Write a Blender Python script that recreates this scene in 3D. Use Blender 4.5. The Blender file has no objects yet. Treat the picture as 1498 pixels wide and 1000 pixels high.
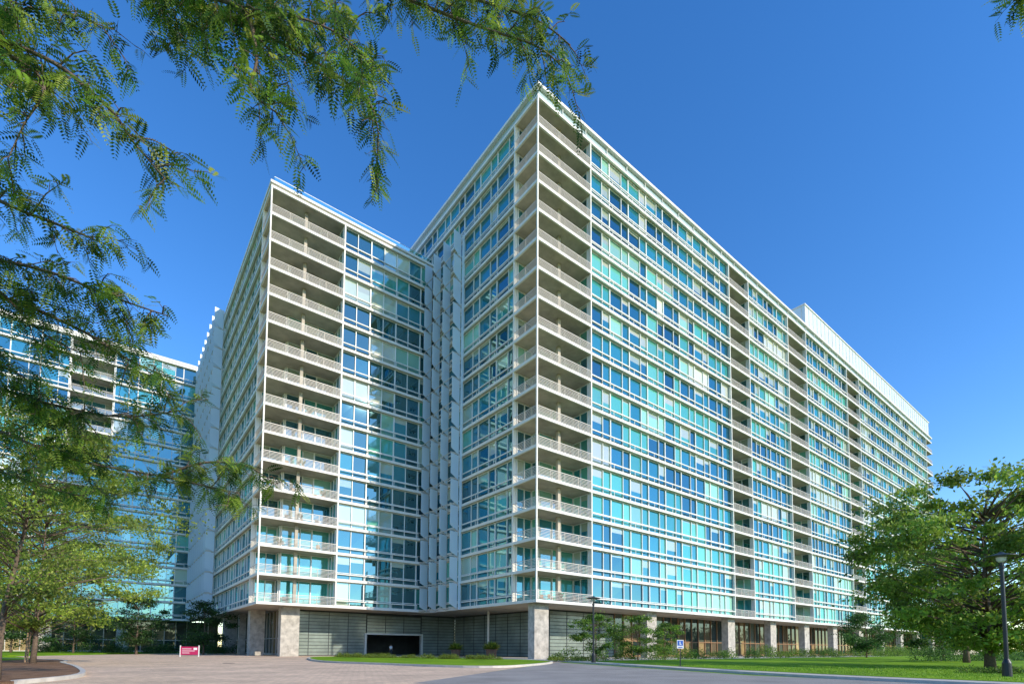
import bpy, math, random
import numpy as np
from mathutils import Vector, Matrix
random.seed(7)
rng = np.random.default_rng(11)
scene = bpy.context.scene
D = bpy.data

# ------------------------------------------------------------ helpers
def mat_new(name):
    m = D.materials.new(name); m.use_nodes = True
    nt = m.node_tree; nt.nodes.clear()
    out = nt.nodes.new('ShaderNodeOutputMaterial')
    return m, nt, out

def mat_simple(name, col, rough=0.6, metal=0.0, noise=0.0, nscale=3.0, bump=0.0, bscale=20.0, spec=0.4):
    m, nt, out = mat_new(name)
    b = nt.nodes.new('ShaderNodeBsdfPrincipled')
    b.inputs['Roughness'].default_value = rough
    b.inputs['Metallic'].default_value = metal
    b.inputs['Specular IOR Level'].default_value = spec
    nt.links.new(b.outputs[0], out.inputs[0])
    tc = nt.nodes.new('ShaderNodeTexCoord')
    if noise > 0:
        n = nt.nodes.new('ShaderNodeTexNoise'); n.inputs['Scale'].default_value = nscale
        n.inputs['Detail'].default_value = 6; n.inputs['Roughness'].default_value = 0.65
        nt.links.new(tc.outputs['Object'], n.inputs['Vector'])
        r = nt.nodes.new('ShaderNodeValToRGB')
        r.color_ramp.elements[0].position = 0.3; r.color_ramp.elements[1].position = 0.7
        r.color_ramp.elements[0].color = tuple(max(0, c*(1-noise)) for c in col)+(1,)
        r.color_ramp.elements[1].color = tuple(min(1, c*(1+noise)) for c in col)+(1,)
        nt.links.new(n.outputs['Fac'], r.inputs[0]); nt.links.new(r.outputs[0], b.inputs['Base Color'])
    else:
        b.inputs['Base Color'].default_value = tuple(col)+(1,)
    if bump > 0:
        n2 = nt.nodes.new('ShaderNodeTexNoise'); n2.inputs['Scale'].default_value = bscale
        n2.inputs['Detail'].default_value = 8
        nt.links.new(tc.outputs['Object'], n2.inputs['Vector'])
        bp = nt.nodes.new('ShaderNodeBump'); bp.inputs['Strength'].default_value = bump
        bp.inputs['Distance'].default_value = 0.05
        nt.links.new(n2.outputs['Fac'], bp.inputs['Height']); nt.links.new(bp.outputs[0], b.inputs['Normal'])
    return m

def mat_glass(name, tint, ior=2.6, rough=0.015):
    m, nt, out = mat_new(name)
    a = nt.nodes.new('ShaderNodeAttribute'); a.attribute_name = 'pane'
    d = nt.nodes.new('ShaderNodeBsdfDiffuse'); nt.links.new(a.outputs['Color'], d.inputs['Color'])
    g = nt.nodes.new('ShaderNodeBsdfGlossy'); g.inputs['Color'].default_value = tuple(tint)+(1,)
    g.inputs['Roughness'].default_value = rough
    f = nt.nodes.new('ShaderNodeFresnel'); f.inputs['IOR'].default_value = ior
    mx = nt.nodes.new('ShaderNodeMixShader')
    nt.links.new(f.outputs[0], mx.inputs[0]); nt.links.new(d.outputs[0], mx.inputs[1])
    nt.links.new(g.outputs[0], mx.inputs[2]); nt.links.new(mx.outputs[0], out.inputs[0])
    return m

def mat_leaf(name, trans=0.35):
    m, nt, out = mat_new(name)
    a = nt.nodes.new('ShaderNodeAttribute'); a.attribute_name = 'pane'
    d = nt.nodes.new('ShaderNodeBsdfPrincipled'); d.inputs['Roughness'].default_value = 0.5
    d.inputs['Specular IOR Level'].default_value = 0.3
    nt.links.new(a.outputs['Color'], d.inputs['Base Color'])
    if trans<=0:
        nt.links.new(d.outputs[0], out.inputs[0]); return m
    t = nt.nodes.new('ShaderNodeBsdfTranslucent')
    hs = nt.nodes.new('ShaderNodeHueSaturation'); hs.inputs['Value'].default_value = 1.8
    hs.inputs['Hue'].default_value = 0.49
    nt.links.new(a.outputs['Color'], hs.inputs['Color']); nt.links.new(hs.outputs[0], t.inputs['Color'])
    mx = nt.nodes.new('ShaderNodeMixShader'); mx.inputs[0].default_value = trans
    nt.links.new(d.outputs[0], mx.inputs[1]); nt.links.new(t.outputs[0], mx.inputs[2])
    nt.links.new(mx.outputs[0], out.inputs[0])
    return m

class MB:
    def __init__(s): s.v=[]; s.f=[]; s.m=[]; s.c=[]
    def quad(s, a,b,c,d, mat=0, col=(1,1,1)):
        i=len(s.v); s.v += [a,b,c,d]; s.f.append((i,i+1,i+2,i+3)); s.m.append(mat); s.c += [col]*4
    def obox(s, p, d, n, u0,u1, n0,n1, z0,z1, mat=0, col=(1,1,1)):
        i=len(s.v)
        for z in (z0,z1):
            for (u,w) in ((u0,n0),(u1,n0),(u1,n1),(u0,n1)):
                s.v.append((p[0]+d[0]*u+n[0]*w, p[1]+d[1]*u+n[1]*w, z))
        F=[(0,3,2,1),(4,5,6,7),(0,1,5,4),(1,2,6,5),(2,3,7,6),(3,0,4,7)]
        for f in F: s.f.append(tuple(i+k for k in f)); s.m.append(mat)
        s.c += [col]*8
    def box(s, x0,y0,z0,x1,y1,z1, mat=0, col=(1,1,1)):
        s.obox((0,0),(1,0),(0,1),x0,x1,y0,y1,z0,z1,mat,col)
    def tube(s, pts, rad, sides=7, mat=0, col=(1,1,1), cap=True):
        pts=[Vector(p) for p in pts]; i0=len(s.v); n=len(pts)
        for k,p in enumerate(pts):
            t=(pts[min(k+1,n-1)]-pts[max(k-1,0)])
            if t.length<1e-6: t=Vector((0,0,1))
            t.normalize()
            a=t.cross(Vector((0.13,0.31,0.94)) if abs(t.z)<0.9 else Vector((1,0,0))).normalized(); b=t.cross(a)
            for j in range(sides):
                an=2*math.pi*j/sides
                q=p+(a*math.cos(an)+b*math.sin(an))*rad[k]
                s.v.append(tuple(q)); s.c.append(col)
        for k in range(n-1):
            for j in range(sides):
                j2=(j+1)%sides
                s.f.append((i0+k*sides+j,i0+k*sides+j2,i0+(k+1)*sides+j2,i0+(k+1)*sides+j)); s.m.append(mat)
        if cap:
            s.f.append(tuple(i0+j for j in reversed(range(sides)))); s.m.append(mat)
            s.f.append(tuple(i0+(n-1)*sides+j for j in range(sides))); s.m.append(mat)
    def make(s, name, mats, parent=None, smooth=False, color=False):
        me=D.meshes.new(name); me.from_pydata(s.v,[],s.f)
        for m in mats: me.materials.append(m)
        me.polygons.foreach_set('material_index', s.m)
        if smooth: me.polygons.foreach_set('use_smooth',[True]*len(s.f))
        if color:
            ca=me.color_attributes.new('pane','FLOAT_COLOR','POINT')
            arr=np.ones((len(s.v),4),dtype=np.float32); arr[:,:3]=np.array(s.c,dtype=np.float32)
            ca.data.foreach_set('color',arr.ravel())
        me.update()
        o=D.objects.new(name,me); scene.collection.objects.link(o)
        if parent: o.parent=parent
        return o

def lathe_mesh(mb,x,y,prof,sides=20,mat=0):
    i0=len(mb.v)
    for r,z in prof:
        for j in range(sides):
            a=2*math.pi*j/sides; mb.v.append((x+r*math.cos(a),y+r*math.sin(a),z)); mb.c.append((1,1,1))
    for k in range(len(prof)-1):
        for j in range(sides):
            j2=(j+1)%sides
            mb.f.append((i0+k*sides+j,i0+k*sides+j2,i0+(k+1)*sides+j2,i0+(k+1)*sides+j)); mb.m.append(mat)
    mb.f.append(tuple(i0+j for j in reversed(range(sides)))); mb.m.append(mat)
    mb.f.append(tuple(i0+(len(prof)-1)*sides+j for j in range(sides))); mb.m.append(mat)

def quads_object(name, V, C, mats, parent=None):
    N=V.shape[0]
    me=D.meshes.new(name)
    me.vertices.add(N*4); me.vertices.foreach_set('co',V.astype(np.float32).ravel())
    me.loops.add(N*4); me.loops.foreach_set('vertex_index',np.arange(N*4,dtype=np.int32))
    me.polygons.add(N); me.polygons.foreach_set('loop_start',np.arange(0,N*4,4,dtype=np.int32))
    for m in mats: me.materials.append(m)
    me.update(calc_edges=True)
    ca=me.color_attributes.new('pane','FLOAT_COLOR','POINT')
    arr=np.ones((N*4,4),dtype=np.float32); arr[:,:3]=np.repeat(C,4,axis=0)
    ca.data.foreach_set('color',arr.ravel())
    me.validate()
    o=D.objects.new(name,me); scene.collection.objects.link(o)
    if parent: o.parent=parent
    return o

def empty(name, rot=0.0, loc=(0,0,0)):
    e=D.objects.new(name,None); e.rotation_euler=(0,0,rot); e.location=loc
    scene.collection.objects.link(e); return e

# ------------------------------------------------------------ materials
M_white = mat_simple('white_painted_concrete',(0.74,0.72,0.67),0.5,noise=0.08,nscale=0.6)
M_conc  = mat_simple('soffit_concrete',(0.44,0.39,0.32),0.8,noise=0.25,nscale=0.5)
M_frame = mat_simple('white_aluminium',(0.74,0.74,0.72),0.35,spec=0.5)
M_rail  = mat_simple('rail_metal',(0.56,0.52,0.47),0.4)
M_fin   = mat_simple('fin_panel',(0.66,0.76,0.84),0.22,spec=0.8)
M_col   = mat_simple('board_concrete',(0.44,0.41,0.36),0.85,noise=0.35,nscale=1.4,bump=0.25,bscale=8)
M_corr  = mat_simple('glazed_louvre',(0.22,0.27,0.25),0.16,noise=0.3,nscale=0.35,spec=1.0)
M_corr2 = mat_simple('louvre_gap',(0.05,0.06,0.06),0.5)
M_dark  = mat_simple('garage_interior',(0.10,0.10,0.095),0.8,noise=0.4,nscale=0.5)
M_brown = mat_simple('bronze_frame',(0.30,0.17,0.09),0.45)
M_glass = mat_glass('curtain_wall_glass',(0.46,0.90,0.95),3.3)
M_shop  = mat_glass('storefront_glass',(0.7,0.8,0.8),1.9)
M_bglass= mat_glass('blue_rail_glass',(0.5,0.85,1.0),2.4)
M_black = mat_simple('black_metal',(0.018,0.02,0.024),0.4,spec=0.5)
M_leaf  = mat_leaf('leaf',0.38)
M_leaf_far = mat_leaf('leaf_far',0.0)
M_bark  = mat_simple('bark',(0.14,0.10,0.07),0.9,noise=0.35,nscale=9,bump=0.6,bscale=25)
M_lens  = mat_simple('lamp_lens',(0.7,0.7,0.66),0.3)

BROT=math.radians(38.05)
Z0=6.74; F=3.73; ST=0.36

# ------------------------------------------------------------ facade
BLUE=[(0.015,0.09,0.15),(0.02,0.14,0.19),(0.025,0.18,0.23),(0.010,0.06,0.10),(0.006,0.025,0.045)]
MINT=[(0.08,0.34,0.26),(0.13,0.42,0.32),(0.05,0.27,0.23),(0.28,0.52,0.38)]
CURT=[(0.55,0.58,0.46),(0.62,0.62,0.50),(0.45,0.50,0.38)]
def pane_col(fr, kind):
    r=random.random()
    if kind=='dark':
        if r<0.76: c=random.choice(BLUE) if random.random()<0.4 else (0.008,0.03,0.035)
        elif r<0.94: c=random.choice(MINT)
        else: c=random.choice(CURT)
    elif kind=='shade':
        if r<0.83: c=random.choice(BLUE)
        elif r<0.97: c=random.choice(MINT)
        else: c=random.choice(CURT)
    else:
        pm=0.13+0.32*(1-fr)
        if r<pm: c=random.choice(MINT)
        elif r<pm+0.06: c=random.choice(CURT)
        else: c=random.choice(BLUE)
    j=random.uniform(0.75,1.25)
    return tuple(x*j for x in c)

def glass_wall(g, mu, p0, p1, floors, z0=Z0, kind='std', mods=(2.65,1.65)):
    dx,dy=p1[0]-p0[0],p1[1]-p0[1]; L=math.hypot(dx,dy); d=(dx/L,dy/L); n=(d[1],-d[0])
    us=[0.0]; i=0
    if L<4: 
        us=[0,L] if L<2.2 else [0,L/2,L]
    else:
        while us[-1]<L-1e-3:
            us.append(us[-1]+mods[i%len(mods)]); i+=1
        k=L/us[-1]; us=[u*k for u in us]
    def P(u,z,o=0): return (p0[0]+d[0]*u+n[0]*o, p0[1]+d[1]*u+n[1]*o, z)
    for k in range(floors):
        fr=k/floors
        zb=z0+k*F+ST; zt=z0+(k+1)*F; zs=zb+0.95
        last=None
        for a in range(len(us)-1):
            u0,u1=us[a],us[a+1]
            o=[random.uniform(-0.013,0.013) for _ in range(4)]
            c=pane_col(fr,kind)
            if last is not None and random.random()<0.45: c=last
            last=c
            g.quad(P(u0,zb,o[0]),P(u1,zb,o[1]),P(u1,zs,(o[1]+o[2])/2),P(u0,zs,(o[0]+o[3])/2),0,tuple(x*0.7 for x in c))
            if random.random()<0.22:
                zz=zt-random.choice((0.4,0.8,1.2,1.7)); c2=tuple(0.8*x for x in random.choice(CURT))
                g.quad(P(u0,zs,o[0]),P(u1,zs,o[1]),P(u1,zz,o[2]),P(u0,zz,o[3]),0,c)
                g.quad(P(u0,zz,o[0]),P(u1,zz,o[1]),P(u1,zt,o[2]),P(u0,zt,o[3]),0,c2)
            else:
                g.quad(P(u0,zs,o[0]),P(u1,zs,o[1]),P(u1,zt,o[2]),P(u0,zt,o[3]),0,c)
        mu.obox(p0,d,n,0,L,0.02,0.11,zs-0.04,zs+0.04,0)
        mu.obox(p0,d,n,0,L,0.02,0.13,zt-0.10,zt-0.003,0)
        mu.obox(p0,d,n,0,L,0.02,0.13,zb+0.003,zb+0.09,0)
        for a,u in enumerate(us):
            w=0.08 if a%2==0 else 0.045
            ua=min(max(u,w),L-w)
            mu.obox(p0,d,n,ua-w,ua+w,0.015,0.17,zb+0.001,zt-0.001,0)

def slab_stack(sl, x0,y0,x1,y1, floors, z0=Z0):
    for k in range(floors+1):
        z=z0+k*F
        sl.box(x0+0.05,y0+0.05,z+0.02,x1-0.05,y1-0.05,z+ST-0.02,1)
        sl.box(x0,y0,z,x1,y0+0.22,z+ST,0)
        sl.box(x0,y0+0.223,z,x0+0.22,y1,z+ST,0)
        sl.box(x1-0.22,y0+0.223,z,x1,y1,z+ST,0)

def edge_line(ra, p0,p1, floors, z0=Z0, kind='sill'):
    dx,dy=p1[0]-p0[0],p1[1]-p0[1]; L=math.hypot(dx,dy); d=(dx/L,dy/L); n=(d[1],-d[0])
    for k in range(floors):
        zb=z0+k*F+ST
        if kind=='sill':
            ra.obox(p0,d,n,0,L,-0.14,-0.03,zb+0.62,zb+0.76,1)
            m=max(1,round(L/4.3))
            for i in range(m+1):
                u=min(max(L*i/m,0.03),L-0.03)
                ra.obox(p0,d,n,u-0.03,u+0.03,-0.11,-0.05,zb+0.001,zb+0.618,1)
        else:
            for hgt,th in ((0.16,.055),(0.34,.055),(0.52,.055),(0.70,.055),(0.88,.055),(1.08,.09)):
                ra.obox(p0,d,n,0,L,-0.12,-0.06,zb+hgt-th/2,zb+hgt+th/2,0)
            m=max(1,round(L/2.35))
            for i in range(m+1):
                u=min(max(L*i/m,0.04),L-0.04)
                ra.obox(p0,d,n,u-0.035,u+0.035,-0.18,-0.123,zb+0.001,zb+1.1,0)

cbm=[mat_simple('furniture_grey',(0.12,0.12,0.12),0.6),mat_simple('furniture_teak',(0.3,0.18,0.1),0.6),mat_simple('furniture_green',(0.04,0.10,0.03),0.8)]
def clutter(cb, x0,y0,x1,y1, floors):
    for k in range(floors):
        zb=Z0+k*F+ST
        for _ in range(random.choice((0,1,2,3))):
            x=random.uniform(x0,x1-0.6); y=random.uniform(y0,y1-0.6); c=random.choice((0,1))
            cb.box(x,y,zb+0.40,x+0.5,y+0.5,zb+0.46,c); cb.box(x,y+0.46,zb+0.463,x+0.5,y+0.5,zb+0.95,c)
            for a,b in ((0,0),(0.45,0),(0,0.45),(0.45,0.45)): cb.box(x+a,y+b,zb+0.001,x+a+0.04,y+b+0.04,zb+0.398,c)
        if random.random()<0.3:
            x=random.uniform(x0,x1-0.6); y=y0
            cb.box(x,y,zb+0.001,x+0.4,y+0.4,zb+0.45,1)
            for _ in range(14):
                a=random.uniform(0,6.28); r=random.uniform(0.1,0.5)
                cb.quad((x+.2,y+.2,zb+.45),(x+.2+r*math.cos(a),y+.2+r*math.sin(a),zb+.8),(x+.2+r*math.cos(a)*1.1,y+.2+r*math.sin(a)*1.1,zb+1.25),(x+.3,y+.2,zb+.9),2)

# ============================================================ MAIN BUILDING
mb_e=empty('apartment_building',BROT)
g,mu,sl,ra,cb=MB(),MB(),MB(),MB(),MB()
NF=17
X0,Y0,X1,Y1=39.2,45.5,213.0,88.0
slab_stack(sl,X0,Y0,X1,Y1,NF)
BAL=[(84.5,91.4),(107.6,116.3),(139.3,147.4),(206.5,213.0)]
path=[(39.75,88),(39.75,50.2),(42.4,50.2),(42.4,49.0),(48.8,49.0),(48.8,46.05)]
segs_s=[]; cur=48.8
for a,b in BAL:
    path += [(a,46.05),(a,49.0)]
    segs_s.append((cur,a))
    if b<X1: path += [(b,49.0),(b,46.05)]
    else: path += [(b-3.0,49.0)]
    cur=b
for i in range(len(path)-1):
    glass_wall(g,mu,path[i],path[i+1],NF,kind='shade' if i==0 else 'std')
glass_wall(g,mu,(210.0,49.0),(210.0,88),NF)
for a,b in segs_s: edge_line(ra,(a,Y0),(b,Y0),NF,kind='sill')
for a,b in [(X0,48.8)]+BAL: edge_line(ra,(a,Y0),(b,Y0),NF,kind='bal')
edge_line(ra,(X0,50.2),(X0,Y0+0.19),NF,kind='bal')
edge_line(ra,(X0,88),(X0,50.2),NF,kind='sill')
clutter(cb,40,46.3,48.5,48.6,NF)
for a,b in BAL[:3]: clutter(cb,a+.3,46.3,b-.3,48.6,NF)
for k in range(NF):
    zb=Z0+k*F+ST; zt=Z0+(k+1)*F
    sl.box(X0+0.02,Y0+0.02,zb-0.001,X0+0.20,Y0+0.20,zt+0.001,0)
    for a,b in [(48.8,48.8)]+BAL:
        for x in {a,b}:
            if x<X1-1: sl.box(x-0.09,Y0+0.03,zb-0.001,x+0.09,Y0+0.52,zt+0.001,0)
    sl.box(X0+0.02,50.1,zb-0.001,X0+0.5,50.3,zt+0.001,0)
    sl.box(44.0,46.9,zb-0.001,44.45,47.3,zt+0.001,1)
zr=Z0+NF*F+ST
sl.box(X0+0.35,Y0+0.35,zr-0.01,X1-0.35,Y1-0.3,zr+1.15,2)
sl.box(X0-0.12,Y0-0.12,zr+1.16,X1+0.1,Y1,zr+1.55,0)
x=X0+0.15
while x<X1-0.3:
    sl.box(x-0.04,Y0+0.12,zr+0.001,x+0.04,Y0+0.25,zr+1.158,0); x+=4.3
ph=MB(); zp=zr+1.55
ph.box(117.5,Y0+0.6,zp+0.002,X1-0.5,Y1-6,zp+5.2,1)
ph.box(117.3,Y0+0.4,zp+5.2+0.002,X1-0.1,Y1-5.6,zp+5.45,0)
ph.box(117.4,Y0+0.5,zp+0.003,X1-0.2,Y0+0.56,zp+0.4,0)
x=117.5
while x<X1-0.6:
    ph.box(x,Y0+0.50,zp+0.402,x+0.13,Y0+0.597,zp+5.2,0); x+=2.15
y=Y0+1.2
while y<Y1-6:
    ph.box(117.4,y,zp+0.001,117.497,y+0.13,zp+5.2,0); y+=2.15
ph.make('roof_screen',[M_white,mat_simple('screen_panel',(0.60,0.70,0.76),0.35,noise=0.06,nscale=0.3)],mb_e)
g.make('glazing',[M_glass],mb_e,color=True); mu.make('mullions',[M_frame],mb_e)
sl.make('floor_slabs',[M_white,M_conc,mat_simple('fascia_panel',(0.36,0.47,0.52),0.35)],mb_e)
ra.make('railings',[M_rail,M_white],mb_e); cb.make('terrace_furniture',cbm,mb_e)
def fins(name,parent,xa,xb,ys,floors,close=True):
    fb=MB(); sp=ys[1]-ys[0]
    for i,y in enumerate(ys):
        for k in range(floors):
            zb=Z0+k*F; zt=zb+F
            a=0.35
            xm=xa+(xb-xa)*0.74
            v=[(xm,y,zb+0.12),(xa,y-a,zb+0.78),(xa,y-a,zt-0.04),(xm,y,zt-0.04)]
            t=0.07; i0=len(fb.v)
            fb.v += v+[(p[0],p[1]+t,p[2]) for p in v]; fb.c += [(1,1,1)]*8
            for f in ((0,3,2,1)[::-1],(4,5,6,7)[::-1],(0,1,5,4)[::-1],(1,2,6,5)[::-1],(2,3,7,6)[::-1],(3,0,4,7)[::-1]):
                fb.f.append(tuple(i0+q for q in f)); fb.m.append(0)
            fb.box(xa+0.15,y+0.1,zb+0.12,xa+0.23,y+sp-0.2 if i<len(ys)-1 else y+0.3,zb+0.2,1)
            fb.box(xa+0.2,y+0.08,zb+0.14,xb-0.03,y+0.2,zb+0.36,1)
        fb.box(xm+0.02,y+0.08,Z0,xm+0.10,y+0.16,Z0+floors*F,1)
    if close: fb.box(xm+0.15,ys[0]-0.12,Z0+0.01,xb+0.01,ys[0]-0.02,Z0+floors*F,0)
    fb.make(name,[M_fin,M_rail],parent)
fins('vertical_fins',mb_e,37.2,39.18,[62.2,65.2,68.2,70.95],15)
b=MB()
for x in (41.3,63,85.5,101,116,131,147,163,179,195,211):
    b.box(x-1.15,46.9,0,x+1.15,48.1,Z0+0.015,0)
b.box(43.9,61.8,0,44.1,62.0,Z0+0.015,2)
def ribbed(p0,p1,zb,zt):
    dx,dy=p1[0]-p0[0],p1[1]-p0[1]; L=math.hypot(dx,dy); d=(dx/L,dy/L); n=(d[1],-d[0])
    b.obox(p0,d,n,0,L,-0.3,0,zb,zt,4)
    z=zb+0.1
    while z<zt-0.4:
        b.obox(p0,d,n,0,L,0.002,0.10,z,z+0.42,1); z+=0.5
    m=max(1,round(L/3.2))
    for i in range(m+1):
        u=min(max(L*i/m,0.05),L-0.05); b.obox(p0,d,n,u-0.04,u+0.04,0.103,0.15,zb+0.02,zt-0.02,4)
ribbed((20,78),(31.8,78),0,Z0-0.01); ribbed((31.8,78),(41.4,78),3.3,Z0-0.01); ribbed((41.4,78),(48,78),0,Z0-0.01)
b.box(31.5,77.7,0,31.8,78.4,3.29,2); b.box(41.4,77.7,0,41.7,78.4,3.29,2); b.box(31.5,77.7,3.3,41.7,77.84,3.55,2)
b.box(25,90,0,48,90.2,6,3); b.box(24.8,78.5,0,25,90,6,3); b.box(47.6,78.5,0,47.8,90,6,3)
ribbed((48,77.7),(48,53),0,Z0-0.01); ribbed((48.0,53),(61.5,53),0,Z0-0.01)
b.make('ground_level_structure',[M_col,M_corr,M_white,M_dark,M_corr2],mb_e)
def shopfront(parent,p0,p1,zt,frame=M_brown):
    gg,ff=MB(),MB()
    dx,dy=p1[0]-p0[0],p1[1]-p0[1]; L=math.hypot(dx,dy); d=(dx/L,dy/L); n=(d[1],-d[0])
    u=0; i=0
    def P(u,z,o=0): return (p0[0]+d[0]*u+n[0]*o,p0[1]+d[1]*u+n[1]*o,z)
    while u<L-0.5:
        u1=min(u+2.1,L)
        for za,zb in ((0.05,2.6),(2.6,zt)):
            c=random.choice(((0.05,0.06,0.05),(0.14,0.11,0.07),(0.03,0.05,0.05),(0.34,0.25,0.13),(0.10,0.12,0.09)))
            gg.quad(P(u,za),P(u1,za),P(u1,zb),P(u,zb),0,c)
        ff.obox(p0,d,n,u,u+0.14,0.01,0.18,0,zt,0)
        u=u1; i+=1
    ff.obox(p0,d,n,0,L,0.012,0.16,2.5,2.65,0); ff.obox(p0,d,n,0,L,0.012,0.2,0.004,0.3,0)
    gg.make('storefront_glazing',[M_shop],parent,color=True); ff.make('storefront_frames',[frame],parent)
shopfront(mb_e,(61.6,53),(213,53),Z0)

# ============================================================ WING
w_e=empty('apartment_building',BROT); NW=15
g,mu,sl,ra,cb=MB(),MB(),MB(),MB(),MB()
wx0,wy0,wx1,wy1=14.4,71.2,39.15,131.0
slab_stack(sl,wx0,wy0,wx1,wy1,NW)
path=[(14.95,131),(14.95,76.0),(17.8,76.0),(17.8,74.4),(24.5,74.4),(24.5,71.75),(39.1,71.75)]
for i in range(len(path)-1):
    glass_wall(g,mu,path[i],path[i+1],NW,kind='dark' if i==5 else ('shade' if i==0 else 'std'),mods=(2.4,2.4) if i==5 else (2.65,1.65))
edge_line(ra,(wx0,wy0),(24.5,wy0),NW,kind='bal'); edge_line(ra,(wx0,76.0),(wx0,wy0+0.19),NW,kind='bal')
edge_line(ra,(24.5,wy0),(37.1,wy0),NW,kind='sill'); edge_line(ra,(wx0,131),(wx0,76.0),NW,kind='sill')
clutter(cb,15.5,72.2,24,74.2,NW)
for k in range(NW):
    zb=Z0+k*F+ST; zt=Z0+(k+1)*F
    sl.box(wx0+0.02,wy0+0.02,zb-0.001,wx0+0.20,wy0+0.20,zt+0.001,0)
    sl.box(24.4,wy0+0.03,zb-0.001,24.6,wy0+0.52,zt+0.001,0)
    sl.box(wx0+0.02,75.9,zb-0.001,wx0+0.52,76.1,zt+0.001,0)
    sl.box(19.2,72.6,zb-0.001,19.6,73.0,zt+0.001,1)
zr=Z0+NW*F+ST
sl.box(wx0+0.25,wy0+0.25,zr-0.01,wx1,wy1,zr+0.25,0)
sl.box(wx0-0.1,wy0-0.1,zr+0.253,wx1,wy1,zr+0.6,0)
g.make('glazing',[M_glass],w_e,color=True); mu.make('mullions',[M_frame],w_e)
sl.make('floor_slabs',[M_white,M_conc],w_e); ra.make('railings',[M_rail,M_white],w_e); cb.make('terrace_furniture',cbm,w_e)
tr=MB()
for (p,q) in (((14.9,wy0+0.5),(38.9,wy0+0.5)),((14.9,125),(14.9,wy0+0.5))):
    dx,dy=q[0]-p[0],q[1]-p[1]; L=math.hypot(dx,dy); d=(dx/L,dy/L); n=(d[1],-d[0])
    tr.obox(p,d,n,0,L,0,0.03,zr+0.62,zr+1.6,0,(0.2,0.5,0.62)); tr.obox(p,d,n,0,L,-0.02,0.06,zr+1.602,zr+1.68,1)
tr.make('roof_terrace_rail',[M_bglass,M_frame],w_e,color=True)
fins('vertical_fins',w_e,12.4,14.38,[104+3.2*i for i in range(9)],15,close=False)
b=MB()
for x,y,w,dd in ((19.2,74.2,1.2,0.7),(17.2,84.4,1.0,0.9),(17.2,106.5,1.0,0.9),(17.2,95,0.5,0.5)):
    b.box(x-w,y-dd,0,x+w,y+dd,Z0+0.015,0)
b.make('columns',[M_col],w_e)
shopfront(w_e,(20,130),(20,78),Z0,frame=M_rail)

# ============================================================ THIRD WING
t_e=empty('apartment_building',BROT)
g,mu,sl,ra=MB(),MB(),MB(),MB()
tx0,ty0,tx1,ty1=-60.0,131.1,14.35,150.0
slab_stack(sl,tx0,ty0,tx1,ty1,NW)
path=[(-60,131.7),(-8.5,131.7),(-8.5,134.5),(-1.5,134.5),(-1.5,131.7),(14.3,131.7)]
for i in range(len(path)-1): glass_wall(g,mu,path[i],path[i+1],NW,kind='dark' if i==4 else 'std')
edge_line(ra,(-60,ty0),(-8.5,ty0),NW); edge_line(ra,(-8.5,ty0),(-1.5,ty0),NW,kind='bal'); edge_line(ra,(-1.5,ty0),(12,ty0),NW)
zr=Z0+NW*F+ST
sl.box(tx0,ty0-0.1,zr+0.003,tx1,ty1,zr+0.6,0)
b=MB()
for x in range(-58,14,12): b.box(x-1,133,0,x+1,134,Z0+0.015,0)
b.make('columns',[M_col],t_e)
shopfront(t_e,(-60,137),(20,137),Z0,frame=M_rail)
g.make('glazing',[M_glass],t_e,color=True); mu.make('mullions',[M_frame],t_e)
sl.make('floor_slabs',[M_white,M_conc],t_e); ra.make('railings',[M_rail,M_white],t_e)

f_e=empty('apartment_building',BROT)
g,mu,sl,ra=MB(),MB(),MB(),MB()
slab_stack(sl,214,42,300,80,5,z0=4.0)
glass_wall(g,mu,(214.5,80),(214.5,42.5),5,z0=4.0); glass_wall(g,mu,(214.5,42.5),(300,42.5),5,z0=4.0)
sl.box(216,44,0,299,79,4.0-0.003,1)
g.make('glazing',[M_glass],f_e,color=True); mu.make('mullions',[M_frame],f_e); sl.make('floor_slabs',[M_white,M_conc],f_e)

# ============================================================ GROUND
def sheet(name, poly, z, mat, thick=None):
    me=D.meshes.new(name)
    if thick is None:
        me.from_pydata([(x,y,z) for x,y in poly],[],[tuple(range(len(poly)))])
    else:
        n=len(poly); v=[(x,y,0) for x,y in poly]+[(x,y,z) for x,y in poly]
        f=[tuple(range(n,2*n))]+[(i,(i+1)%n,n+(i+1)%n,n+i) for i in range(n)]
        me.from_pydata(v,[],f)
    me.materials.append(mat); o=D.objects.new(name,me); scene.collection.objects.link(o); return o

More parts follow.
